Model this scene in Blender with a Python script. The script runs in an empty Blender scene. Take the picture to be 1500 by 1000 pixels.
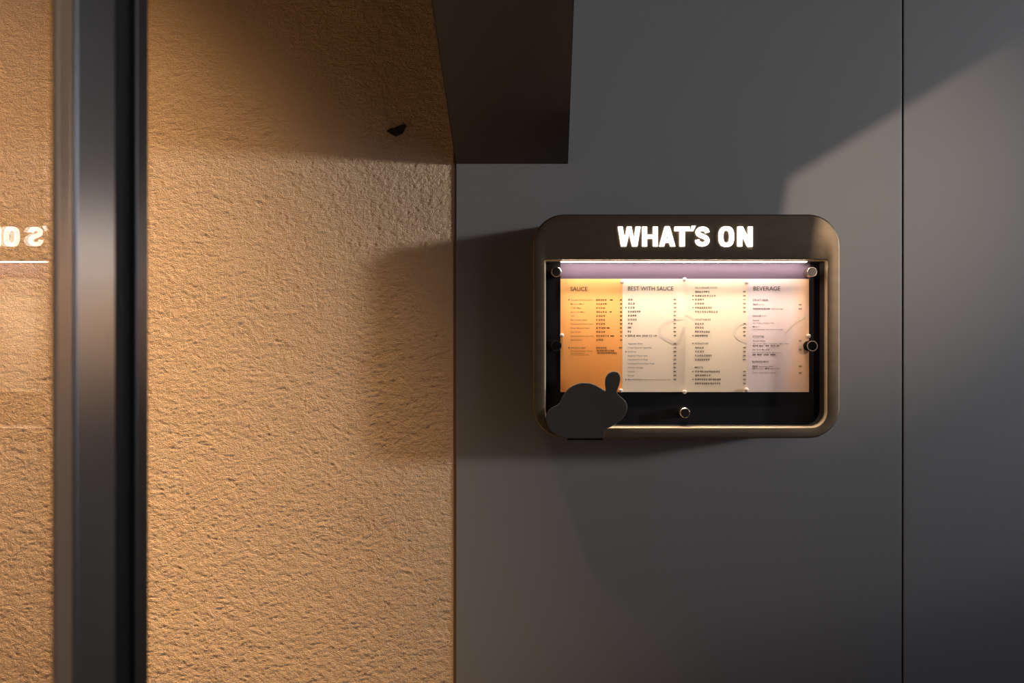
import bpy, bmesh, math, random
import numpy as np
from mathutils import Vector, Matrix

scene = bpy.context.scene
col = scene.collection
random.seed(7)

# ------------------------------------------------------------------ camera
F, D, VX, VY, CZ = 1100.0, 1.5, 799.0, 500.0, 1.5      # focal in px, distance to the wall, optical centre, eye height
cam_d = bpy.data.cameras.new('camera'); cam = bpy.data.objects.new('camera', cam_d); col.objects.link(cam)
cam.location = (0, -D, CZ); cam.rotation_euler = (math.pi / 2, 0, 0)
cam_d.sensor_width = 36; cam_d.lens = F / 1500 * 36
cam_d.shift_x = -(VX - 750) / 1500
cam_d.clip_start = 0.01
cam_d.dof.use_dof = True; cam_d.dof.focus_distance = 1.41; cam_d.dof.aperture_fstop = 4.0
scene.camera = cam

# ------------------------------------------------------------------ world, lights, exposure
world = bpy.data.worlds.new('dusk'); scene.world = world; world.use_nodes = True
bg = world.node_tree.nodes['Background']
bg.inputs[0].default_value = (0.66, 0.76, 1.0, 1); bg.inputs[1].default_value = 2.1

def lamp(name, kind, loc, target, power, color, radius=0.03, angle=60, blend=0.5):
    l = bpy.data.lights.new(name, kind); l.energy = power; l.color = color
    if kind == 'SPOT':
        l.spot_size = math.radians(angle); l.spot_blend = blend
    l.shadow_soft_size = radius
    o = bpy.data.objects.new(name, l); col.objects.link(o); o.location = loc
    o.rotation_euler = (Vector(target) - Vector(loc)).to_track_quat('-Z', 'Y').to_euler()
    return o
LA = (12.0, -4.0, 3.5)                      # neutral street lamp beyond the open end, grazing the wall
LB = (-0.66, -0.74, 3.25)                   # warm downlight beside the stucco
LC = (1.35, -2.30, 2.15)                    # warm lamp behind the viewer's right shoulder
lamp('street_lamp_light', 'SPOT', LA, (-0.3, 0, 1.85), 4700, (1.0, 0.97, 0.94), 0.5, 12.5, 1.0)
lamp('stucco_downlight_light', 'SPOT', LB, (-1.16, -1.16, 2.00), 1290, (1.0, 0.64, 0.32), 0.09, 116, 1.0)
lamp('shoulder_lamp_light', 'SPOT', LC, (0.58, 0, 1.80), 90, (1.0, 0.78, 0.60), 0.004, 25, 1.0)
vs = scene.view_settings
vs.view_transform = 'Standard'; vs.look = 'None'; vs.gamma = 1; vs.use_curve_mapping = False
vs.exposure = 0.0

# ------------------------------------------------------------------ helpers
def P(px, py, out=0.0):
    k = (D - out) / F
    return Vector(((px - VX) * k, -out, CZ - (py - VY) * k))

def tag(o, label=None, cat=None, group=None, kind=None):
    if label: o['label'] = label
    if cat: o['category'] = cat
    if group: o['group'] = group
    if kind: o['kind'] = kind
    return o

def empty(name, loc=(0, 0, 0)):
    o = bpy.data.objects.new(name, None); col.objects.link(o); o.location = loc
    o.empty_display_size = 0.02
    return o

def obj(name, bm_or_me, mat, parent=None, smooth=False):
    if isinstance(bm_or_me, bmesh.types.BMesh):
        bmesh.ops.recalc_face_normals(bm_or_me, faces=bm_or_me.faces[:])
        me = bpy.data.meshes.new(name); bm_or_me.to_mesh(me); bm_or_me.free()
    else:
        me = bm_or_me
    if mat and not me.materials: me.materials.append(mat)
    if smooth:
        for p in me.polygons: p.use_smooth = True
    o = bpy.data.objects.new(name, me); col.objects.link(o)
    if parent:
        o.parent = parent
        o.matrix_parent_inverse = Matrix.Translation(-world_loc(parent))
    return o

def world_loc(o):
    v = Vector(o.location)
    return v

def add_box(bm, a, b):
    x0, y0, z0 = [min(p, q) for p, q in zip(a, b)]; x1, y1, z1 = [max(p, q) for p, q in zip(a, b)]
    v = [bm.verts.new(c) for c in ((x0,y0,z0),(x1,y0,z0),(x1,y1,z0),(x0,y1,z0),(x0,y0,z1),(x1,y0,z1),(x1,y1,z1),(x0,y1,z1))]
    for f in ((0,3,2,1),(4,5,6,7),(0,1,5,4),(1,2,6,5),(2,3,7,6),(3,0,4,7)):
        bm.faces.new([v[i] for i in f])

def box(a, b, bev=0.0):
    bm = bmesh.new(); add_box(bm, a, b)
    if bev: bmesh.ops.bevel(bm, geom=bm.edges[:], offset=bev, segments=2, affect='EDGES', profile=0.5)
    return bm

def prism(bm, pts, y0, y1, bev=0.0):
    """pts: (x, z) outline, extruded from y0 (back) to y1 (front)."""
    if bev:
        n = len(pts); c = Vector((sum(p[0] for p in pts)/n, sum(p[1] for p in pts)/n))
        ins = []
        for i in range(n):
            a, b, d = Vector(pts[i-1]), Vector(pts[i]), Vector(pts[(i+1) % n])
            t = (d - a).normalized(); nn = Vector((-t.y, t.x))
            ins.append(nn)
        area = sum(pts[i-1][0]*pts[i][1]-pts[i][0]*pts[i-1][1] for i in range(n))
        s = 1 if area > 0 else -1
        rings = [([tuple(p) for p in pts], y0), ([tuple(p) for p in pts], y1 + bev),
                 ([(pts[i][0]+s*ins[i].x*bev*.3, pts[i][1]+s*ins[i].y*bev*.3) for i in range(n)], y1 + bev*.3),
                 ([(pts[i][0]+s*ins[i].x*bev, pts[i][1]+s*ins[i].y*bev) for i in range(n)], y1)]
    else:
        rings = [(pts, y0), (pts, y1)]
    vv = [[bm.verts.new((p[0], y, p[1])) for p in r] for r, y in rings]
    n = len(pts)
    for a, b in zip(vv, vv[1:]):
        for i in range(n):
            bm.faces.new((a[i], a[(i+1) % n], b[(i+1) % n], b[i]))
    bm.faces.new(vv[-1]); bm.faces.new(vv[0][::-1])

def lathe(bm, c, prof, seg=28):
    """prof: list of (radius, y) about an axis along Y through c."""
    rings = []
    for r, y in prof:
        rings.append([bm.verts.new((c[0]+r*math.cos(2*math.pi*i/seg), y, c[2]+r*math.sin(2*math.pi*i/seg))) for i in range(seg)])
    for a, b in zip(rings, rings[1:]):
        for i in range(seg): bm.faces.new((a[i], a[(i+1) % seg], b[(i+1) % seg], b[i]))
    bm.faces.new(rings[-1]); bm.faces.new(rings[0][::-1])

def catmull(pts, n=8, closed=False):
    out = []; m = len(pts)
    rng = range(m) if closed else range(m - 1)
    for i in rng:
        g = (lambda k: Vector(pts[k % m])) if closed else (lambda k: Vector(pts[max(0, min(m-1, k))]))
        p0, p1, p2, p3 = g(i-1), g(i), g(i+1), g(i+2)
        for k in range(n):
            t = k / n
            out.append(0.5*((2*p1)+(p2-p0)*t+(2*p0-5*p1+4*p2-p3)*t*t+(3*p1-p0-3*p2+p3)*t**3))
    if not closed: out.append(Vector(pts[-1]))
    return out

# ------------------------------------------------------------------ materials
def mat(name, base=(0.5, 0.5, 0.5), rough=0.5, metal=0.0, spec=0.5, bump=None, var=None, emit=None, aniso=0.0):
    m = bpy.data.materials.new(name); m.use_nodes = True
    nt = m.node_tree; b = nt.nodes['Principled BSDF']
    b.inputs['Base Color'].default_value = (*base, 1); b.inputs['Roughness'].default_value = rough
    b.inputs['Metallic'].default_value = metal; b.inputs['Specular IOR Level'].default_value = spec
    if aniso: b.inputs['Anisotropic'].default_value = aniso
    if emit:
        b.inputs['Emission Color'].default_value = (*emit[0], 1); b.inputs['Emission Strength'].default_value = emit[1]
    tc = None
    if bump or var:
        tc = nt.nodes.new('ShaderNodeTexCoord')
    if var:                                      # (colour2, scale xyz, detail)
        mp = nt.nodes.new('ShaderNodeMapping'); mp.inputs['Scale'].default_value = var[1]
        nz = nt.nodes.new('ShaderNodeTexNoise'); nz.inputs['Scale'].default_value = 1; nz.inputs['Detail'].default_value = var[2]
        mx = nt.nodes.new('ShaderNodeMix'); mx.data_type = 'RGBA'
        mx.inputs[6].default_value = (*base, 1); mx.inputs[7].default_value = (*var[0], 1)
        nt.links.new(tc.outputs['Object'], mp.inputs[0]); nt.links.new(mp.outputs[0], nz.inputs['Vector'])
        nt.links.new(nz.outputs[0], mx.inputs[0]); nt.links.new(mx.outputs[2], b.inputs['Base Color'])
    if bump:                                     # (scale xyz, detail, strength, distance)
        mp = nt.nodes.new('ShaderNodeMapping'); mp.inputs['Scale'].default_value = bump[0]
        nz = nt.nodes.new('ShaderNodeTexNoise'); nz.inputs['Scale'].default_value = 1; nz.inputs['Detail'].default_value = bump[1]
        bp = nt.nodes.new('ShaderNodeBump'); bp.inputs['Strength'].default_value = bump[2]; bp.inputs['Distance'].default_value = bump[3]
        nt.links.new(tc.outputs['Object'], mp.inputs[0]); nt.links.new(mp.outputs[0], nz.inputs['Vector'])
        nt.links.new(nz.outputs[0], bp.inputs['Height']); nt.links.new(bp.outputs[0], b.inputs['Normal'])
    return m

def clear_mat(name, tint=(1, 1, 1), rough=0.0, ior=1.5, gain=1.0):
    """thin clear sheet: see-through with a Fresnel reflection"""
    m = bpy.data.materials.new(name); m.use_nodes = True; nt = m.node_tree; nt.nodes.clear()
    o = nt.nodes.new('ShaderNodeOutputMaterial'); t = nt.nodes.new('ShaderNodeBsdfTransparent'); g = nt.nodes.new('ShaderNodeBsdfGlossy')
    fr = nt.nodes.new('ShaderNodeFresnel'); fr.inputs[0].default_value = ior
    ge = nt.nodes.new('ShaderNodeNewGeometry'); ir = nt.nodes.new('ShaderNodeMapRange')      # same reflectance at both faces of the sheet
    ir.inputs[3].default_value = ior; ir.inputs[4].default_value = 1/ior
    nt.links.new(ge.outputs['Backfacing'], ir.inputs[0]); nt.links.new(ir.outputs[0], fr.inputs[0])
    mm = nt.nodes.new('ShaderNodeMath'); mm.operation = 'MULTIPLY'; mm.inputs[1].default_value = gain; mm.use_clamp = True
    mx = nt.nodes.new('ShaderNodeMixShader')
    t.inputs[0].default_value = (*tint, 1); g.inputs['Roughness'].default_value = rough
    nt.links.new(fr.outputs[0], mm.inputs[0]); nt.links.new(mm.outputs[0], mx.inputs[0])
    nt.links.new(t.outputs[0], mx.inputs[1]); nt.links.new(g.outputs[0], mx.inputs[2]); nt.links.new(mx.outputs[0], o.inputs[0])
    return m

M = {}
M['panel'] = mat('grey_satin_panel', (0.178, 0.178, 0.181), 0.48, 0.0, 0.45, bump=((900, 900, 900), 2, 0.10, 0.0006))
M['stucco'] = mat('ochre_stucco', (0.72, 0.53, 0.36), 0.9, 0, 0.15, bump=((340, 340, 560), 4, 1.0, 0.0048),
                  var=((0.65, 0.455, 0.295), (7, 7, 9), 4))
M['dark_gap'] = mat('dark_backing', (0.012, 0.012, 0.012), 0.8)
M['brown_trim'] = mat('brown_edge_bead', (0.13, 0.06, 0.038), 0.6)
M['beam'] = mat('dark_bronze_sheet', (0.070, 0.062, 0.056), 0.42, 0.55, 0.5)
M['beam_edge'] = mat('black_fold', (0.01, 0.01, 0.01), 0.5)
M['bronze'] = mat('brushed_bronze', (0.20, 0.150, 0.098), 0.46, 0.9, 0.5, bump=((60, 60, 700), 3, 0.12, 0.0008),
                  var=((0.13, 0.10, 0.07), (30, 30, 60), 6))
M['lip'] = mat('pale_led_lit_lip', (0.62, 0.50, 0.34), 0.42, 0.35, 0.5)  # paler than the housing: LED light on the lip put into its colour
M['inner_wall'] = mat('dark_inner_wall', (0.03, 0.026, 0.024), 0.45, 0.0, 0.4)
M['board'] = mat('black_board', (0.006, 0.006, 0.008), 0.6, 0, 0.2)
M['board_glow'] = mat('lavender_led_glow', (0.095, 0.064, 0.097), 0.55, 0, 0.3)  # LED glow on the black board, put into a lighter colour
M['led'] = mat('led_strip', (0.9, 0.9, 0.9), 0.5, emit=((1.0, 0.86, 0.74), 46))
M['letter'] = mat('lit_acrylic', (0.9, 0.9, 0.9), 0.4, emit=((1.0, 0.88, 0.78), 5.0))
M['steel'] = mat('standoff_steel', (0.62, 0.52, 0.42), 0.25, 1.0)
M['cap'] = mat('standoff_cap', (0.045, 0.042, 0.038), 0.35, 0.7)
M['black_cap'] = mat('black_cap', (0.006, 0.006, 0.006), 0.9, 0, 0.05)
M['ink'] = mat('print_ink', (0.040, 0.026, 0.020), 0.8, 0, 0.1)
M['ink_line'] = mat('ribbon_ink', (0.83, 0.68, 0.53), 0.8, 0, 0.1)
M['pin'] = mat('pale_pin', (0.85, 0.72, 0.62), 0.25, 0, 0.5)
M['plate'] = mat('charcoal_plate', (0.040, 0.037, 0.033), 0.55, 0.0, 0.3, bump=((260, 260, 260), 3, 0.12, 0.001))
M['chip'] = mat('black_chip', (0.010, 0.011, 0.013), 0.6)
M['door_metal'] = mat('satin_grey_metal', (0.42, 0.41, 0.40), 0.30, 1.0, 0.5)
M['strip_metal'] = mat('dark_satin_metal', (0.14, 0.13, 0.13), 0.38, 1.0, 0.5)
M['bead'] = mat('brown_bead', (0.42, 0.29, 0.20), 0.36, 0.6, 0.5)
M['gasket'] = mat('rubber_gasket', (0.006, 0.006, 0.007), 0.6, 0, 0.3)
M['glass'] = clear_mat('door_glass', (0.93, 0.92, 0.90), 0.0, 1.5, 2.7)
M['acrylic'] = clear_mat('acrylic', (0.99, 0.99, 0.99), 0.02, 1.4, 0.6)
M['floor'] = mat('paving', (0.12, 0.12, 0.12), 0.8, bump=((8, 8, 8), 5, 0.3, 0.01))
M['ceiling'] = mat('ceiling_board', (0.10, 0.10, 0.10), 0.9)
M['far_wall'] = mat('opposite_render', (0.10, 0.085, 0.07), 0.9, bump=((30, 30, 30), 4, 0.3, 0.01))
M['lamp_body'] = mat('lamp_black', (0.02, 0.02, 0.02), 0.5, 0.5)

def paper(name, c0, c1, axis=0, lo=0.0, hi=1.0):
    """printed stock: gradient from c0 to c1 across the page, over generated coordinates"""
    m = bpy.data.materials.new(name); m.use_nodes = True; nt = m.node_tree; b = nt.nodes['Principled BSDF']
    b.inputs['Roughness'].default_value = 0.75; b.inputs['Specular IOR Level'].default_value = 0.15
    tc = nt.nodes.new('ShaderNodeTexCoord'); sp = nt.nodes.new('ShaderNodeSeparateXYZ')
    nz = nt.nodes.new('ShaderNodeTexNoise'); nz.inputs['Scale'].default_value = 2.2; nz.inputs['Detail'].default_value = 2
    ad = nt.nodes.new('ShaderNodeMath'); ad.operation = 'MULTIPLY_ADD'; ad.inputs[1].default_value = 0.5; 
    mr = nt.nodes.new('ShaderNodeMapRange'); mr.interpolation_type = 'SMOOTHSTEP'
    mr.inputs[1].default_value = lo + 0.25; mr.inputs[2].default_value = hi + 0.25
    mx = nt.nodes.new('ShaderNodeMix'); mx.data_type = 'RGBA'
    mx.inputs[6].default_value = (*c0, 1); mx.inputs[7].default_value = (*c1, 1)
    nt.links.new(tc.outputs['Generated'], sp.inputs[0]); nt.links.new(tc.outputs['Generated'], nz.inputs['Vector'])
    nt.links.new(nz.outputs[0], ad.inputs[0]); nt.links.new(sp.outputs[axis], ad.inputs[2])
    nt.links.new(ad.outputs[0], mr.inputs[0]); nt.links.new(mr.outputs[0], mx.inputs[0]); nt.links.new(mx.outputs[2], b.inputs['Base Color'])
    return m

# ------------------------------------------------------------------ the setting
XR, XL, YB, ZT = 4.6, -2.4, -4.2, 3.4
tag(obj('floor', box((XL - .1, YB - .1, -0.1), (XR + 10, 0.25, 0.0)), M['floor']), 'dark grey paved ground of the passage', kind='structure')
tag(obj('ceiling', box((XL - .1, YB - .1, ZT), (XR, 0.25, ZT + .1)), M['ceiling']), 'unseen dark board ceiling added over the passage to shut out sky light', kind='structure')  # unseen ceiling and the next two walls are added to block sky light
tag(obj('wall_opposite', box((XL, YB - .1, 0), (3.7, YB, ZT)), M['far_wall']), 'unseen dark rendered wall added across the passage to shut out sky light', kind='structure')
tag(obj('wall_end', box((XL - .1, YB, 0), (XL, 0.25, ZT)), M['far_wall']), 'unseen dark rendered wall added to close the passage against sky light', kind='structure')
tag(obj('wall_sky_blocker', box((XR - .1, YB, 0), (XR, 0.0, 1.7)), M['far_wall']), 'unseen low rendered wall added at the open end of the passage to block low sky light', kind='structure')  # unseen, added so the lower part of the back wall gets less sky

XS = P(666.5, 0).x                                   # seam between stucco and panels
XJ0, XJ1 = P(1321.0, 0).x, P(1323.6, 0).x            # joint between the two panels
tag(obj('light_block_fascia_1', box((XR - .1, YB, 2.95), (XR, 0.0, ZT)), M['far_wall']), 'unseen deep fascia added over the open end of the passage to limit the light', kind='structure')  # unseen, added to limit light through the open end
wb = tag(obj('wall_back', box((XL, 0.024, 0), (XR - .1, 0.25, ZT)), M['dark_gap']), 'wall carrying grey satin metal panels', kind='structure')
px_edges = [(XS + 0.002, XJ0), (XJ1, XJ1 + 1.22), (XJ1 + 1.2235, XR - .1)]
for a, b in px_edges:
    obj('panel', box((a, 0.0, 0.0), (b, 0.024, ZT), 0.0012), M['panel'], wb)
obj('edge_bead', box((XS - 0.0035, 0.0015, 0), (XS + 0.002, 0.024, ZT)), M['brown_trim'], wb)

# stucco: real relief
def vnoise(X, Z, fx, fz, rng):
    gx = X * fx; gz = Z * fz
    nx = int(gx.max()) + 3; nz = int(gz.max()) + 3
    g = rng.random((nz, nx)).astype(np.float32)
    ix = np.floor(gx).astype(int); iz = np.floor(gz).astype(int)
    tx = gx - ix; tz = gz - iz
    tx = tx*tx*(3-2*tx); tz = tz*tz*(3-2*tz)
    a = g[iz, ix]*(1-tx)+g[iz, ix+1]*tx; b = g[iz+1, ix]*(1-tx)+g[iz+1, ix+1]*tx
    return a*(1-tz)+b*tz

def stucco():
    rng = np.random.default_rng(5)
    x0, x1, st = -1.35, XS - 0.0030, 0.0020
    zs = np.concatenate([np.linspace(0, .72, 40, endpoint=False), np.arange(.72, 2.32, st), np.linspace(2.32, ZT, 40)])
    xs = np.concatenate([np.linspace(XL, x0, 30, endpoint=False), np.linspace(x0, x1, int((x1 - x0)/st))])
    X, Z = np.meshgrid(xs, zs); U = X - XL
    wx = vnoise(U, Z, 30, 30, rng)*0.014; wz = vnoise(U, Z, 30, 30, rng)*0.012
    h = np.abs(vnoise(U+wx, Z+wz, 120, 210, rng)-.5)*-2.0*0.0012
    h += (vnoise(U+wx, Z+wz, 210, 330, rng)-.5)*0.0019
    h += (vnoise(U, Z+wz, 70, 110, rng)-.5)*0.0011
    h += (vnoise(U, Z, 9, 10, rng)-.5)*0.002
    edge = np.clip((x1 - X)/0.012, 0, 1)
    Y = 0.004 - h*edge - 0.001
    co = np.stack([X, Y, Z], -1).reshape(-1, 3).astype(np.float32)
    nz_, nx_ = X.shape
    i = np.arange(nz_*nx_).reshape(nz_, nx_)
    q = np.stack([i[:-1, :-1], i[:-1, 1:], i[1:, 1:], i[1:, :-1]], -1).reshape(-1).astype(np.int32)
    me = bpy.data.meshes.new('wall_left')
    nf = (nz_-1)*(nx_-1)
    me.vertices.add(len(co)); me.vertices.foreach_set('co', co.ravel())
    me.loops.add(nf*4); me.loops.foreach_set('vertex_index', q)
    me.polygons.add(nf); me.polygons.foreach_set('loop_start', np.arange(0, nf*4, 4, dtype=np.int32))
    me.polygons.foreach_set('use_smooth', np.ones(nf, dtype=bool))
    me.update(); me.validate()
    return me
tag(obj('wall_left', stucco(), M['stucco']), 'ochre rough-textured stucco wall beside the grey panels', kind='structure')

# ------------------------------------------------------------------ sloping beam above the case
bx0, bx1, bz, sl = P(667.5, 240).x, P(832, 240).x, P(0, 240).z, 0.56
OUT, TOP = 1.4, ZT
beam = tag(empty('sloping_beam', ((bx0+bx1)/2, 0, bz)), 'dark bronze metal beam sloping down to meet the grey wall', 'beam')
def slope_prism(xa, xb, drop, t, y0=0.0):
    bm = bmesh.new()
    prof = [(y0, bz - drop + sl*(-y0)), (-OUT, bz - drop + sl*OUT), (-OUT, bz - drop + sl*OUT + t), (y0, bz - drop + t + sl*(-y0))]
    a = [bm.verts.new((xa, y, z)) for y, z in prof]; b = [bm.verts.new((xb, y, z)) for y, z in prof]
    for i in range(4): bm.faces.new((a[i], a[(i+1) % 4], b[(i+1) % 4], b[i]))
    bm.faces.new(a); bm.faces.new(b[::-1]); return bm
obj('soffit_sheet', slope_prism(bx0 + .0022, bx1 - .0016, 0, 0.004), M['beam'], beam)
for xa, xb in ((bx0, bx0 + .0022), (bx1 - .0016, bx1)):
    obj('folded_edge', slope_prism(xa, xb, -0.0006, 0.02), M['beam_edge'], beam)
def cheek(xa, xb):
    bm = bmesh.new(); prof = [(0, bz + .003), (-OUT, bz + sl*OUT + .003), (-OUT, TOP), (0, TOP)]
    a = [bm.verts.new((xa, y, z)) for y, z in prof]; b = [bm.verts.new((xb, y, z)) for y, z in prof]
    for i in range(4): bm.faces.new((a[i], a[(i+1) % 4], b[(i+1) % 4], b[i]))
    bm.faces.new(a); bm.faces.new(b[::-1]); return bm
obj('side_sheet', cheek(bx0, bx0 + .002), M['beam'], beam); obj('side_sheet', cheek(bx1 - .002, bx1), M['beam'], beam)
obj('end_sheet', box((bx0 + .002, -OUT, bz + sl*OUT), (bx1 - .002, -OUT + .003, TOP)), M['beam'], beam)

# ------------------------------------------------------------------ menu display case
FO = 0.11                                            # front face stands this far off the wall
BO = 0.074                                           # back board
case = tag(empty('menu_display_case', P(1005, 642, FO) + Vector((0, FO, 0))), 'bronze wall-mounted illuminated menu case with rounded corners reading WHAT\'S ON', 'menu case')

def rrect(x0, x1, y0, y1, radii, out_for=FO, n=9):
    """rounded rectangle in photo pixels, corners order: top-left, top-right, bottom-right, bottom-left"""
    pts = []
    C = [(x0, y0, 1, 1, 180), (x1, y0, -1, 1, 270), (x1, y1, -1, -1, 0), (x0, y1, 1, -1, 90)]
    for (cx, cy, sx, sy, a0), r in zip(C, radii):
        ox, oy = cx + sx*r, cy + sy*r
        for k in range(n + 1):
            a = math.radians(a0 + 90*k/n)
            p = P(ox + r*math.cos(a), oy + r*math.sin(a), out_for); pts.append((p.x, p.z))
    return pts
def grow(x0, x1, y0, y1, r, d): return (x0 - d, x1 + d, y0 - d, y1 + d, [max(.3, q + d) for q in r])
outer = (780.5, 1231, 313.5, 642, [46, 46, 46, 46]); inner = (798, 1212.5, 380, 626.5, [2.5, 2.5, 24, 24])
bm = bmesh.new()
rings = [(rrect(*outer), 0.0), (rrect(*outer), -FO + .004)]
bv = 3.2
for k in range(1, 6):
    a = math.radians(90*k/5)
    rings.append((rrect(*grow(*outer, -bv*(1 - math.cos(a)))), -FO + .004*(1 - math.sin(a))))
rings.append((rrect(*grow(*inner, 1.6)), -FO))
rings.append((rrect(*grow(*inner, 0.5)), -FO + .0006))
rings.append((rrect(*inner), -FO + .002))
rings.append((rrect(*inner), -FO + .012))
rings.append((rrect(*grow(*inner, -1.6)), -FO + .0125))
rings.append((rrect(*grow(*inner, -1.6)), -BO + .003))
def ring_mesh(bm, rs, close=False):
    vv = [[bm.verts.new((x, y, z)) for x, z in r] for r, y in rs]; n = len(vv[0])
    for a, b in zip(vv, vv[1:]):
        for i in range(n): bm.faces.new((a[i], a[(i+1) % n], b[(i+1) % n], b[i]))
    if close: bm.faces.new(vv[0][::-1])
    return bm
hs = obj('housing', ring_mesh(bm, rings[:-3], True), M['bronze'], case, smooth=True)
obj('inner_lip', ring_mesh(bmesh.new(), rings[-4:-1]), M['lip'], case)
obj('inner_wall', ring_mesh(bmesh.new(), rings[-2:]), M['inner_wall'], case)
try:
    hs.data.set_sharp_from_angle(angle=math.radians(38))
except Exception: pass
bm = bmesh.new(); prism(bm, rrect(*grow(*inner, 1.0)), -BO + .004, -BO); obj('back_board', bm, M['board'], case)

def pbox(x0, y0, x1, y1, o0, o1, bev=0):             # box given by photo px measured on its front plane
    a, b = P(x0, y0, o1), P(x1, y1, o1)
    return box((a.x, -o0, a.z), (b.x, -o1, b.z), bev)
obj('painted_glow', pbox(821, 382, 1187, 410, BO, BO + .0012), M['board_glow'], case)  # no real part: painted band where the LED glow falls on the board
bm = bmesh.new()
a, b = P(822, 380.2, FO - .002), P(1185, 380.2, FO - .002)
add_box(bm, (a.x, -FO + .0140, a.z - .0018), (b.x, -FO + .0225, a.z - .0030))
obj('led_strip', bm, M['led'], case)
al = bpy.data.lights.new('case_light', 'AREA'); al.shape = 'RECTANGLE'; al.size = b.x - a.x; al.size_y = 0.006; al.energy = 0.66; al.color = (1.0, 0.82, 0.66); al.spread = math.radians(44)
ao = bpy.data.objects.new('case_light', al); col.objects.link(ao); ao.location = ((a.x+b.x)/2, -FO + .0075, a.z - .0030)
ao.rotation_euler = (math.radians(4), 0, 0)

# acrylic cover held by the standoffs
obj('acrylic_cover', pbox(803, 386, 1207, 620, .0910, .0930), M['acrylic'], case)

# lit letters, in px, y up from the baseline
H = 28.7
def quad(bm, pts, X0, base):
    q = []
    for x, y in pts:
        p = P(X0 + x, base - y, FO + .003); q.append((p.x, p.z))
    prism(bm, q, -FO + .0006, -FO - .0030)
def stroke(bm, path, w, X0, base):
    L, R = [], []
    for i, p in enumerate(path):
        t = (path[min(i+1, len(path)-1)] - path[max(i-1, 0)]).normalized(); nn = Vector((-t.y, t.x))*w/2
        L.append(p + nn); R.append(p - nn)
    for i in range(len(path)-1):
        quad(bm, [L[i], L[i+1], R[i+1], R[i]], X0, base)
base = 360.6
def lW(bm, X): quad(bm, [(0,H),(6.8,H),(9.7,10),(13.2,H),(19.8,H),(23.3,10),(26.2,H),(33,H),(28.3,0),(21.0,0),(16.5,19.5),(12.0,0),(4.7,0)], X, base)
def lH(bm, X):
    quad(bm, [(0,0),(6.9,0),(6.9,H),(0,H)], X, base); quad(bm, [(15.8,0),(22.7,0),(22.7,H),(15.8,H)], X, base); quad(bm, [(6.9,11.4),(15.8,11.4),(15.8,17.2),(6.9,17.2)], X, base)
def lA(bm, X):
    quad(bm, [(0,0),(6.9,0),(14.6,H),(8.0,H)], X, base); quad(bm, [(16.4,0),(23.3,0),(15.3,H),(8.7,H)], X, base); quad(bm, [(5.5,5.4),(17.8,5.4),(16.5,10.9),(7.2,10.9)], X, base)
def lT(bm, X):
    quad(bm, [(0,H-6),(22,H-6),(22,H),(0,H)], X, base); quad(bm, [(7.3,0),(14.7,0),(14.7,H-6),(7.3,H-6)], X, base)
def lQ(bm, X): quad(bm, [(0.2,H-6.2),(3.6,H-6.2),(7.4,H+1.4),(1.8,H+1.4)], X, base)
def lS(bm, X):
    pts = [(18.4,20.3),(17.3,23.4),(14.4,25.3),(11,25.7),(7.2,24.9),(4.6,22),(5.0,18.6),(8.4,16.2),(13.4,14.2),(17.2,11.7),(18.4,8),(16.4,4.7),(11.5,3.1),(6.9,3.9),(4.3,6.4),(3.6,9.6)]
    stroke(bm, catmull(pts, 4), 6.1, X, base)
def lO(bm, X):
    n_ = 40; o, i_ = [], []
    for k in range(n_):
        a = 2*math.pi*k/n_; c, s = math.cos(a), math.sin(a); e = 2/2.7
        f = lambda rx, ry: Vector((11.2 + rx*math.copysign(abs(c)**e, c), H/2 + ry*math.copysign(abs(s)**e, s)))
        o.append(f(11.2, H/2 + .5)); i_.append(f(4.6, H/2 - 5.3))
    for k in range(n_): quad(bm, [o[k], o[(k+1) % n_], i_[(k+1) % n_], i_[k]], X, base)
def lN(bm, X):
    quad(bm, [(0,0),(6.7,0),(6.7,H),(0,H)], X, base); quad(bm, [(15.3,0),(22,0),(22,H),(15.3,H)], X, base); quad(bm, [(0.6,H),(7.7,H),(21.4,0),(14.3,0)], X, base)
for f, x in ((lW, 905.3), (lH, 940.9), (lA, 965.9), (lT, 988.4), (lQ, 1011.8), (lS, 1018), (lO, 1053), (lN, 1080.7)):
    bm = bmesh.new(); f(bm, x); obj('letter', bm, M['letter'], case)

# standoffs: steel barrel, dark cap
for (x, y, black) in ((815, 398, 0), (1190, 398, 0), (1003.5, 604.5, 0), (815, 506, 1), (1190, 506.5, 1)):
    HO = .0995
    c = P(x, y, HO); r = 7.6*(D - HO)/F
    bm = bmesh.new(); lathe(bm, c, [(r*.97, -BO), (r*.97, -HO + .0008), (r*.90, -HO)])
    so = obj('standoff', bm, M['black_cap'] if black else M['steel'], case)
    bm = bmesh.new(); rr = r*.87
    if black:                                        # black head edged by a thin bright ring
        bm2 = bmesh.new(); sg = 32; rg = [[bm2.verts.new((c.x + q*math.cos(2*math.pi*i/sg), y_, c.z + q*math.sin(2*math.pi*i/sg))) for i in range(sg)] for q, y_ in ((r*1.0, -HO + .001), (r*1.0, -HO - .0006), (r*.90, -HO - .0006), (r*.90, -HO + .001))]
        for q in range(4):
            for i in range(sg): bm2.faces.new((rg[q][i], rg[q][(i+1) % sg], rg[(q+1) % 4][(i+1) % sg], rg[(q+1) % 4][i]))
        ring = obj('ring', bm2, M['steel']); ring.parent = so
    lathe(bm, c, [(rr, -HO + .0005), (rr, -HO - .0004), (rr*.94, -HO - .0009)])
    cp = obj('cap', bm, M['black_cap'] if black else M['cap'])
    cp.parent = so

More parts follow.
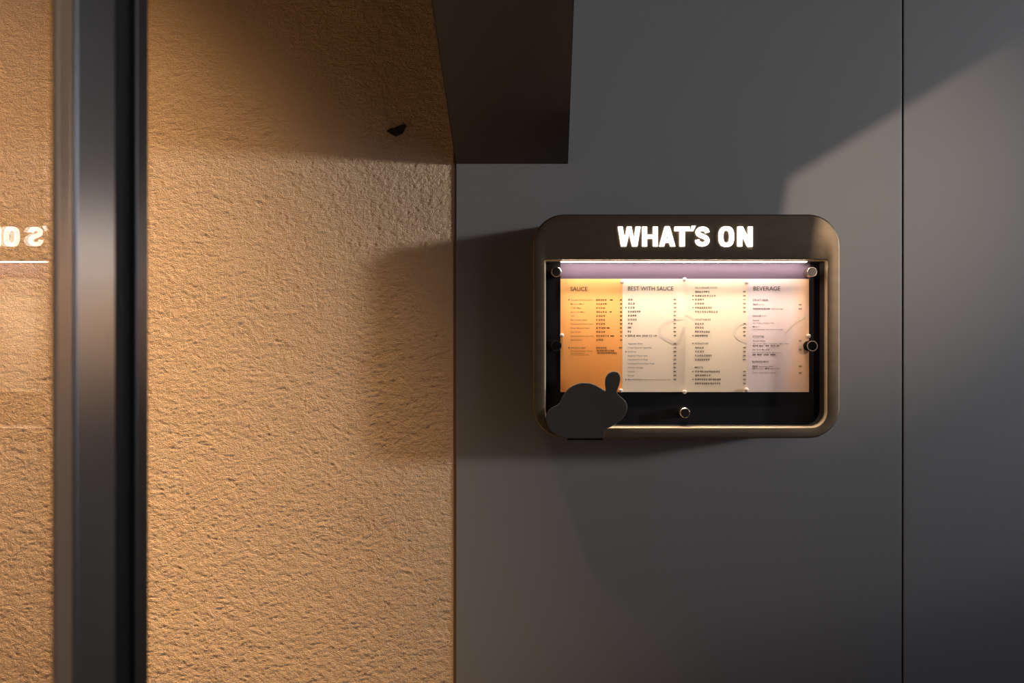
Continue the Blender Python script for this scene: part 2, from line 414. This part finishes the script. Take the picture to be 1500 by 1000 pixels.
# ------------------------------------------------------------------ menu pages
PO = BO + .0030
sheet_specs = [
    (821, 911.8, ((0.98, 0.37, 0.085), (1.0, 0.52, 0.18), 2, 0.1, 1.0), 'orange menu sheet headed SAUCE in the lit case', .0),
    (911.8, 1002.8, ((0.90, 0.73, 0.57), (0.93, 0.76, 0.57), 0, 0.2, 0.9), 'cream menu sheet headed BEST WITH SAUCE in the lit case', .0),
    (1002.8, 1094.2, ((0.93, 0.76, 0.56), (0.90, 0.72, 0.54), 0, 0.2, 0.9), 'cream menu sheet listing VEGETABLES, SIGNATURE and MEATS', .0),
    (1094.2, 1185, ((0.82, 0.66, 0.64), (0.95, 0.58, 0.33), 0, 0.55, 1.1), 'lilac menu sheet headed BEVERAGE with an orange edge', .0)]
sheets = []
for k, (x0, x1, pm, lab, _) in enumerate(sheet_specs):
    nx, nz = 14, 16; verts, faces = [], []
    p0, p1 = P(x0, 408.3, PO), P(x1, 574, PO)
    def bow(u, v, k=k):
        b = 0.0
        if k == 1: b = .0030*max(0, (u - .55)/.45)**2*math.sin(math.pi*min(1, max(0, (v - .05)/.9)))
        if k == 2: b = .0012*max(0, (u - .6)/.4)**2*math.sin(math.pi*v) 
        if k == 0: b = .0008*math.sin(math.pi*u)*math.sin(math.pi*v)
        return b
    for side in (0, 1):
        for j in range(nz + 1):
            for i in range(nx + 1):
                u, v = i/nx, j/nz
                verts.append((p0.x + (p1.x - p0.x)*u, -PO - bow(u, v) + side*.0004, p0.z + (p1.z - p0.z)*v))
    N = (nx+1)*(nz+1); ix = lambda i, j, s: s*N + j*(nx+1) + i
    for j in range(nz):
        for i in range(nx):
            faces.append((ix(i,j,0), ix(i,j+1,0), ix(i+1,j+1,0), ix(i+1,j,0))); faces.append((ix(i,j,1), ix(i+1,j,1), ix(i+1,j+1,1), ix(i,j+1,1)))
    for i in range(nx):
        faces.append((ix(i,0,0), ix(i+1,0,0), ix(i+1,0,1), ix(i,0,1))); faces.append((ix(i,nz,1), ix(i+1,nz,1), ix(i+1,nz,0), ix(i,nz,0)))
    for j in range(nz):
        faces.append((ix(0,j,1), ix(0,j+1,1), ix(0,j+1,0), ix(0,j,0))); faces.append((ix(nx,j,0), ix(nx,j+1,0), ix(nx,j+1,1), ix(nx,j,1)))
    me = bpy.data.meshes.new('menu_sheet'); me.from_pydata(verts, [], faces); me.update()
    me.materials.append(paper('paper_%d' % k, *pm))
    root = tag(empty('menu_sheet', ((p0.x+p1.x)/2, -PO, p1.z)), lab, 'menu sheet', 'menu sheets in the case')
    obj('sheet', me, None, root)
    sheets.append((root, x0, x1, p0, p1, bow))

# print on the sheets -------------------------------------------------------
_cache = {}
def text_mesh(s):
    if s not in _cache:
        cu = bpy.data.curves.new('tmp', 'FONT'); cu.body = s; cu.size = 1; cu.resolution_u = 3; cu.offset = 0.003
        o = bpy.data.objects.new('tmp', cu); col.objects.link(o)
        dg = bpy.context.evaluated_depsgraph_get(); dg.update()
        me = bpy.data.meshes.new_from_object(o.evaluated_get(dg))
        v = [tuple(q.co[:2]) for q in me.vertices]; f = [tuple(p.vertices) for p in me.polygons]
        bpy.data.objects.remove(o); bpy.data.curves.remove(cu); bpy.data.meshes.remove(me)
        _cache[s] = (v, f)
    return _cache[s]
class Print:
    def __init__(self, k): self.k = k; self.v = []; self.f = []
    def pt(self, px, py):
        root, x0, x1, p0, p1, bow = sheets[self.k]
        p = P(px, py, PO); u = (p.x - p0.x)/(p1.x - p0.x); v = (p.z - p0.z)/(p1.z - p0.z)
        return (p.x, -PO - bow(u, v) - .00035, p.z)
    def poly(self, pts):
        n0 = len(self.v); self.v += [self.pt(*p) for p in pts]; self.f.append(tuple(range(n0, n0 + len(pts))))
    def rect(self, x0, y0, x1, y1): self.poly([(x0, y0), (x0, y1), (x1, y1), (x1, y0)])
    def text(self, s, x0, x1, base_y, cap):
        v, f = text_mesh(s)
        xa = min(q[0] for q in v); xb = max(q[0] for q in v)
        kx = (x1 - x0)/(xb - xa); ky = cap/0.73
        n0 = len(self.v)
        self.v += [self.pt(x0 + (q[0] - xa)*kx, base_y - q[1]*ky) for q in v]
        self.f += [tuple(n0 + i for i in q) for q in f]
    def glyphs(self, x0, x1, yc, size=3.0, pitch=3.3):
        """rows of small square characters, too fine in the photo to be read"""
        n = max(1, round((x1 - x0)/pitch)); st = (x1 - x0)/n; r = random.Random(int(x0*31 + yc*17 + x1))
        for i in range(n):
            a = x0 + i*st; b = a + st*.86; t = yc - size/2; w = size*.17
            rows = r.choice(((0, .42, .84), (.1, .5, .84), (.0, .3, .6)))
            for q in rows:
                i0 = r.uniform(0, .22)*st; i1 = r.uniform(0, .22)*st
                self.rect(a + i0, t + q*size, b - i1, t + q*size + w)
            for q in r.choice(((.45,), (.1, .8), (.2, .65), (.45, .85))):
                self.rect(a + q*st*.86, t, a + q*st*.86 + w, t + size)
    def build(self, name, m=None):
        me = bpy.data.meshes.new(name); me.from_pydata(self.v, [], self.f); me.update()
        o = obj(name, me, m or M['ink'], sheets[self.k][0])
        if name == 'printed_lines': o['kind'] = 'stuff'

# sheet 1
p = Print(0); p.text('SAUCE', 835.6, 860.4, 426.0, 6.1); p.build('heading')
p = Print(0)
r1 = [('Smoked Chili Garlic Sauce', 868, 889, 893.5, 897.5), ('Marinara Mayo', 855.5, 889, 0, 0), ('Truffle Mayo', 852, 886.6, 0, 0), ('Spicy Chili Mayo', 857, 889, 893, 896),
      ('Aioli', 841, 886.6, 0, 0), ('Blue Cheese Sauce', 860, 886.6, 0, 0), ('Caramelized Onion Sauce', 869, 886.6, 0, 0), ('Honey Mustard Sauce', 863.6, 887.6, 888.6, 893),
      ('Sour Cream', 851, 887, 0, 0), ('House Smoked Honey Chili', 869, 892.5, 894, 899.5), ('Sweet & Sour', 853, 884, 0, 0)]
for i, (s, xe, ce, g0, g1) in enumerate(r1):
    y = 439.2 + i*5.85
    p.text(s, 836, xe, y + 1.0, 2.0); p.glyphs(873, ce, y, 2.5)
    if g0: p.rect(g0, y - .7, g1, y + .7)
    p.glyphs(908, 911.2, y, 1.9, 1.1)
p.rect(832.6, 438.2, 834.2, 439.8); p.rect(832.6, 508.4, 834.2, 510)
p.text('Add Sauce Flight', 836, 857.8, 510.2, 2.1); p.glyphs(873, 889, 509.2, 2.6); p.glyphs(906.5, 911.2, 509.2, 1.9, 1.5)
p.text('Four Selected Signature Sauces', 836, 867.5, 514.6, 1.5); p.text('Any Four Flavours', 836, 856, 517.7, 1.3); p.text('Served with Vegetable Sticks', 836, 862.5, 520.2, 1.3)
p.glyphs(874, 899.5, 513.4, 2.4, 2.4); p.glyphs(875, 904, 516.8, 2.4, 2.4); p.build('printed_lines')
# sheet 2
p = Print(1); p.text('BEST WITH SAUCE', 919.8, 986.4, 425.4, 6.3); p.build('heading')
p = Print(1)
for i, e in enumerate((124, 140, 140, 188, 156, 156, 125, 110, 110, 142)):
    y = 438.7 + i*5.87; p.glyphs(919.4, 905 + e/5.55, y, 2.7); p.glyphs(986.6, 990.2, y, 2.0, 1.2)
    if i in (2, 9): p.rect(916, y - .8, 917.5, y + .8)
for a, b in ((932, 938.5), (941, 949), (950.5, 955.5), (957, 962)): p.glyphs(a, b, 491.6, 2.4, 2.5)
en2 = [('Vegetable Sticks', 200), ('Crispy Seasonal Vegetables', 277), ('Beef Fries', 147), ('Spaghetti Cheese Stick', 242), ('Handmade Prawn Rings', 243), ('Handmade Fried Chicken Thigh', 296), ('Chicken Sausage', 205), ('Calamari', 138), ('Shrimp', 130), ('Mixed Fried Platter', 200)]
for i, (s, e) in enumerate(en2):
    y = 503.2 + i*5.83; p.text(s, 919.6, 905 + e/5.55, y + 1.0, 2.1); p.glyphs(986.4, 990.4, y, 2.0, 1.25)
    if i in (2, 9): p.rect(916, y - .8, 917.5, y + .8)
p.text('Vegetable Chips, Onion Rings, Calamari, Fries', 942, 982, 556.5, 1.5); p.build('printed_lines')
# sheet 3
p = Print(2); yy = lambda q: 400 + q/5.555
for s, e, q in (("OIL'S FINGER FOOD", 310, 118), ('VEGETABLES', 255, 377), ('SIGNATURE', 237, 571), ('MEATS', 193, 766)):
    p = Print(2); p.text(s, 1017.8, 995 + e/5.555, yy(q) + 1.4, 2.8); p.build('heading')
p = Print(2)
for q, e, bl in ((151, 250, 0), (184, 300, 1), (215, 205, 1), (248, 205, 0), (281, 268, 1), (314, 314, 0), (411, 203, 0), (443, 203, 0), (476, 250, 0), (508, 235, 1),
                 (605, 200, 0), (637, 205, 0), (670, 268, 0), (703, 250, 0), (800, 335, 1), (832, 257, 0), (864, 340, 1), (897, 338, 0)):
    p.glyphs(1017.8, 995 + e/5.555, yy(q), 2.6); p.glyphs(1088.3, 1092.2, yy(q), 2.0, 1.3)
    if bl: p.rect(1014.2, yy(q) - .8, 1015.7, yy(q) + .8)
p.rect(1014.2, yy(571) - .8, 1015.7, yy(571) + .8); p.build('printed_lines')
# sheet 4
p = Print(3); p.text('BEVERAGE', 1103.6, 1143, 425.4, 6.3); p.build('heading')
p = Print(3); x4 = lambda q: 1085 + q/5.555
for s, a, e, q in (('DRAFT BEER', 100, 224, 218), ('HOUSE 1+1', 98, 207, 347), ('COCKTAIL', 98, 193, 514), ('REFRESHERS', 94, 226, 720)):
    p = Print(3); p.text(s, x4(a), x4(e), yy(q) + 1.4, 2.8); p.build('subheading')
p = Print(3)
p.glyphs(x4(100), x4(140), yy(254), 2.3, 2.4); p.text('Gin Sour', x4(145), x4(192), yy(254) + 1, 1.9)
p.glyphs(x4(100), x4(240), yy(289), 2.3, 2.6); p.text('Find Your Lager', x4(246), x4(350), yy(289) + 1, 1.9)
p.text('Spirits', x4(98), x4(148), yy(381) + 1, 1.7); p.text('Gin / Vodka / Whiskey / Rum', x4(98), x4(270), yy(404) + .8, 1.4)
p.text('Mixers', x4(98), x4(148), yy(434) + 1, 1.7); p.text('Cola / Soda Water / Tonic / Green Tea / Ginger', x4(98), x4(345), yy(457) + .8, 1.4)
p.text('Green Shiso', x4(98), x4(198), yy(549) + 1, 1.9); p.text('Gin / Green Shiso / Cucumber / Mint / Lime', x4(98), x4(390), yy(572) + .8, 1.4)
for a, b in ((98, 140), (150, 185), (200, 228), (242, 282), (292, 316)): p.glyphs(x4(a), x4(b), yy(590), 2.4, 2.3)
p.text('Earl Grey Marshall', x4(95), x4(232), yy(621) + 1, 2.0); p.text('Rum / Earl Grey / Lemon / Marshmallow', x4(95), x4(335), yy(645) + .8, 1.4)
for a, b in ((95, 122), (132, 172), (186, 226), (240, 287)): p.glyphs(x4(a), x4(b), yy(662), 2.4, 2.3)
p.glyphs(x4(95), x4(140), yy(757), 2.5, 2.4); p.text('Sparkling Soda', x4(145), x4(262), yy(757) + 1, 2.0)
p.glyphs(x4(95), x4(118), yy(776), 2.3, 2.2); p.text('Sweet Lime', x4(122), x4(185), yy(776) + .8, 1.6); p.glyphs(x4(196), x4(232), yy(776), 2.3, 2.2); p.text('Passion Fruit', x4(236), x4(315), yy(776) + .8, 1.6)
p.text('Coke / Coke Zero / Sprite', x4(95), x4(285), yy(809) + 1, 1.9)
for q in (256, 290, 549, 621, 757, 811): p.glyphs(x4(472), x4(495), yy(q), 2.0, 1.35)
p.build('printed_lines')
# pale printed ribbon running over the sheets
def ribbon(k, pts, w):
    q = Print(k); c = catmull(pts, 6); L, R = [], []
    for i, a in enumerate(c):
        t = (c[min(i+1, len(c)-1)] - c[max(i-1, 0)]).normalized(); nn = Vector((-t.y, t.x))*w/2
        L.append(a + nn); R.append(a - nn)
    for i in range(len(c)-1): q.poly([L[i], R[i], R[i+1], L[i+1]])
    q.v = [(a, b + .00012, d) for a, b, d in q.v]
    q.build('printed_ribbon', M['ink_line'])
ribbon(1, [(1002, 466), (990, 467), (976, 473), (966, 483), (969, 492), (980, 499), (990, 503), (996, 496), (1000, 484), (1002, 479)], 4.5)
ribbon(2, [(1003.6, 461), (1012, 464), (1018, 470)], 2.5)
ribbon(2, [(1093.6, 472), (1082, 475), (1076, 485), (1080, 494), (1090, 500), (1093.6, 501)], 4.5)
ribbon(3, [(1182, 462), (1172, 468), (1160, 476), (1150, 488)], 2.0)

# small pale pins at the sheet seams
for x, y, lab in ((911.5, 412.5, 'pale push pin at the top seam beside the SAUCE sheet'), (1003, 409, 'pale push pin at the top of the middle seam between cream sheets'),
                  (1094, 413.5, 'pale push pin at the top seam beside the BEVERAGE sheet'), (823.2, 491, 'pale push pin on the outer edge of the orange sheet'),
                  (1185, 492, 'pale push pin on the outer edge of the lilac sheet'), (909.5, 572, 'pale push pin at the bottom seam beside the orange sheet'),
                  (1003, 574, 'pale push pin at the bottom of the middle seam between cream sheets'), (1094, 571, 'pale push pin at the bottom seam beside the lilac sheet')):
    c = P(x, y, PO + .006); r = 3.0*.0013
    pin = tag(empty('push_pin', (c.x, -PO, c.z)), lab, 'push pin', 'pins holding the menu sheets')
    bm = bmesh.new(); lathe(bm, c, [(r*.5, -PO + .002), (r*.5, -PO - .003)], 14); obj('shank', bm, M['pin'], pin, True)
    bm = bmesh.new(); lathe(bm, c, [(r*.8, -PO - .003), (r, -PO - .004), (r, -PO - .0055), (r*.75, -PO - .0068)], 16); obj('head', bm, M['pin'], pin, True)

# plain dark plate standing on the lower left corner of the case
pl = [(800,617),(800,609),(803,602),(809,597),(819,591),(824,581),(833,569),(844,562.5),(856,560.3),(868,562),(879,567.5),(887,572),(886.5,561),(888,551.5),(893,545.5),(900,543.6),(906,546),(909,553),(907.5,563),(904,574),(909,580.5),(916,587),(919,595.5),(917,605),(910,614.5),(898,623.5),(887,629.5),(882.5,641),(858,642),(832,642),(818,639),(806,630)]
pp = [P(x, y, FO + .006) for x, y in [tuple(q) for q in catmull(pl, 5, True)]]
bm = bmesh.new(); prism(bm, [(q.x, q.z) for q in pp], -FO + .0004, -FO - .006, .0014); plate = obj('cutout_plate', bm, M['plate'], case)
plate['label'] = 'dark charcoal cut-out plate on the lower corner of the menu case'
ft = obj('foot', pbox(831, 640.5, 883, 644.5, FO - .012, FO + .004), M['black_cap']); ft.parent = plate

# small black plate on the stucco
cp = [(566.2,192),(570,188.8),(575.5,187),(577,188),(580,185.8),(586,183.5),(592.5,181.2),(594,184),(591,190),(589,194.5),(584,196.5),(578.5,198.8),(574,196.5)]
qq = [P(x, y, .003) for x, y in cp]
bm = bmesh.new(); prism(bm, [(q.x, q.z) for q in qq], 0.004, -.0035, .0006)
tag(obj('wall_chip', bm, M['chip']), 'small jagged black plate stuck on the ochre stucco', 'plate')

# ------------------------------------------------------------------ glass door standing open beside the viewer
XG = P(540.5, 0, .112).x; XF = XG + .006
dep = lambda px, X: -D + (-X)*F/(VX - px)            # y where the plane X shows at pixel px
y0, y1, y2, y3 = dep(110, XF), dep(170, XF), dep(200, XF), dep(218, XF)
door = tag(empty('door_1', (XG, (y0+y1)/2, 0.01)), 'glass door in a satin grey metal frame', kind='structure')
ZD = 2.45
obj('stile', box((XG - .007, y0 + .001, .012), (XF, y1, ZD), .002), M['door_metal'], door)
obj('gasket', box((XG - .006, y1, .012), (XF - .006, y2, ZD)), M['gasket'], door)
obj('meeting_strip', box((XG - .007, y2, .012), (XF, y3, ZD), .0015), M['strip_metal'], door)
obj('glazing_bead', box((XG, dep(75, XG), .10), (XG + .004, y0 + .001, ZD - .1), .0012), M['bead'], door)
yb = -D - .42
obj('glass_pane', box((XG - .004, yb, .09), (XG, y0 + .004, ZD - .09)), M['glass'], door)
obj('stile', box((XG - .007, yb - .07, .012), (XF, yb, ZD), .002), M['door_metal'], door)
obj('rail', box((XG - .007, yb, .012), (XF, y0, .10), .002), M['door_metal'], door)
obj('rail', box((XG - .007, yb, ZD - .1), (XF, y0, ZD), .002), M['door_metal'], door)

# ------------------------------------------------------------------ lamps outside the picture
def spot_lamp(loc, target, label, flaps, ceil=True):
    """black can lamp hung from the ceiling, with added light-cutting flaps; flaps: quads of world points"""
    root = tag(empty('spot_lamp', loc), label, 'lamp', 'spot lamps of the passage')
    d = (Vector(target) - Vector(loc)).normalized(); R = d.to_track_quat('-Y', 'Z').to_matrix()
    bm = bmesh.new()
    rings = []
    for r, y in ((.075, -.02), (.075, .16), (.068, .17), (.0, .17)):
        rings.append([bm.verts.new(Vector(loc) + R @ Vector((max(r, .001)*math.cos(2*math.pi*i/20), y, max(r, .001)*math.sin(2*math.pi*i/20)))) for i in range(20)])
    for a, b in zip(rings, rings[1:]):
        for i in range(20): bm.faces.new((a[i], a[(i+1) % 20], b[(i+1) % 20], b[i]))
    bm.faces.new(rings[-1])
    obj('can', bm, M['lamp_body'], root)
    for pts in flaps:
        bm = bmesh.new(); A = [bm.verts.new(q) for q in pts]; B = [bm.verts.new(q - d*.003) for q in pts]
        m_ = len(pts)
        for i in range(m_): bm.faces.new((A[i], A[(i+1) % m_], B[(i+1) % m_], B[i]))
        bm.faces.new(A); bm.faces.new(B[::-1]); obj('flap', bm, M['lamp_body'], root)
    c = Vector(loc) - d*.1
    obj('stem', box((c.x - .012, c.y - .012, c.z), (c.x + .012, c.y + .012, ZT)), M['lamp_body'], root)
    return root
def on_ray(L, q, t): return Vector(L) + (Vector(q) - Vector(L))*t
# warm lamp: added flaps cut the slanting top and left edge of its light
k1, k2, k3 = P(1156, 262), P(1900, -195), P(1020, 1080)
far_ul, far_ur, far_ll = P(500, -250), P(1600, -900), P(300, 1300)
t = .22
flapsC = [[on_ray(LC, q, t) for q in (k1, k2, far_ur, far_ul)], [on_ray(LC, q, t) for q in (k1, far_ul, far_ll, k3)]]
spot_lamp(LC, k1, 'black can spot lamp with two added light-blocking flaps hung opposite the menu case', flapsC)
spot_lamp(LB, (-1.16, -1.16, 2.00), 'black can downlight hung over the ochre stucco', [])
# street lamp beyond the open end
sl_ = tag(empty('street_lamp', (LA[0] + .6, LA[1], 0)), 'tall street lamp post with a lantern head outside the passage', 'street lamp')
bm = bmesh.new(); prism(bm, [(LA[0] + .6 + .06*math.cos(a*math.pi/6), 0 + .06*math.sin(a*math.pi/6)) for a in range(12)], 0, 4.0)
bmesh.ops.rotate(bm, verts=bm.verts[:], cent=(0, 0, 0), matrix=Matrix.Rotation(math.pi/2, 3, 'X'))
bmesh.ops.translate(bm, verts=bm.verts[:], vec=(0, LA[1], 0) if max(v.co.z for v in bm.verts) > 1 else (0, LA[1], 4.0))
obj('post', bm, M['lamp_body'], sl_)
obj('arm', box((LA[0] + .1, LA[1] - .03, 3.94), (LA[0] + .66, LA[1] + .03, 4.0)), M['lamp_body'], sl_)
obj('lantern_head', box((LA[0] + .24, LA[1] - .2, 3.3), (LA[0] + .3, LA[1] + .2, 3.94)), M['lamp_body'], sl_)
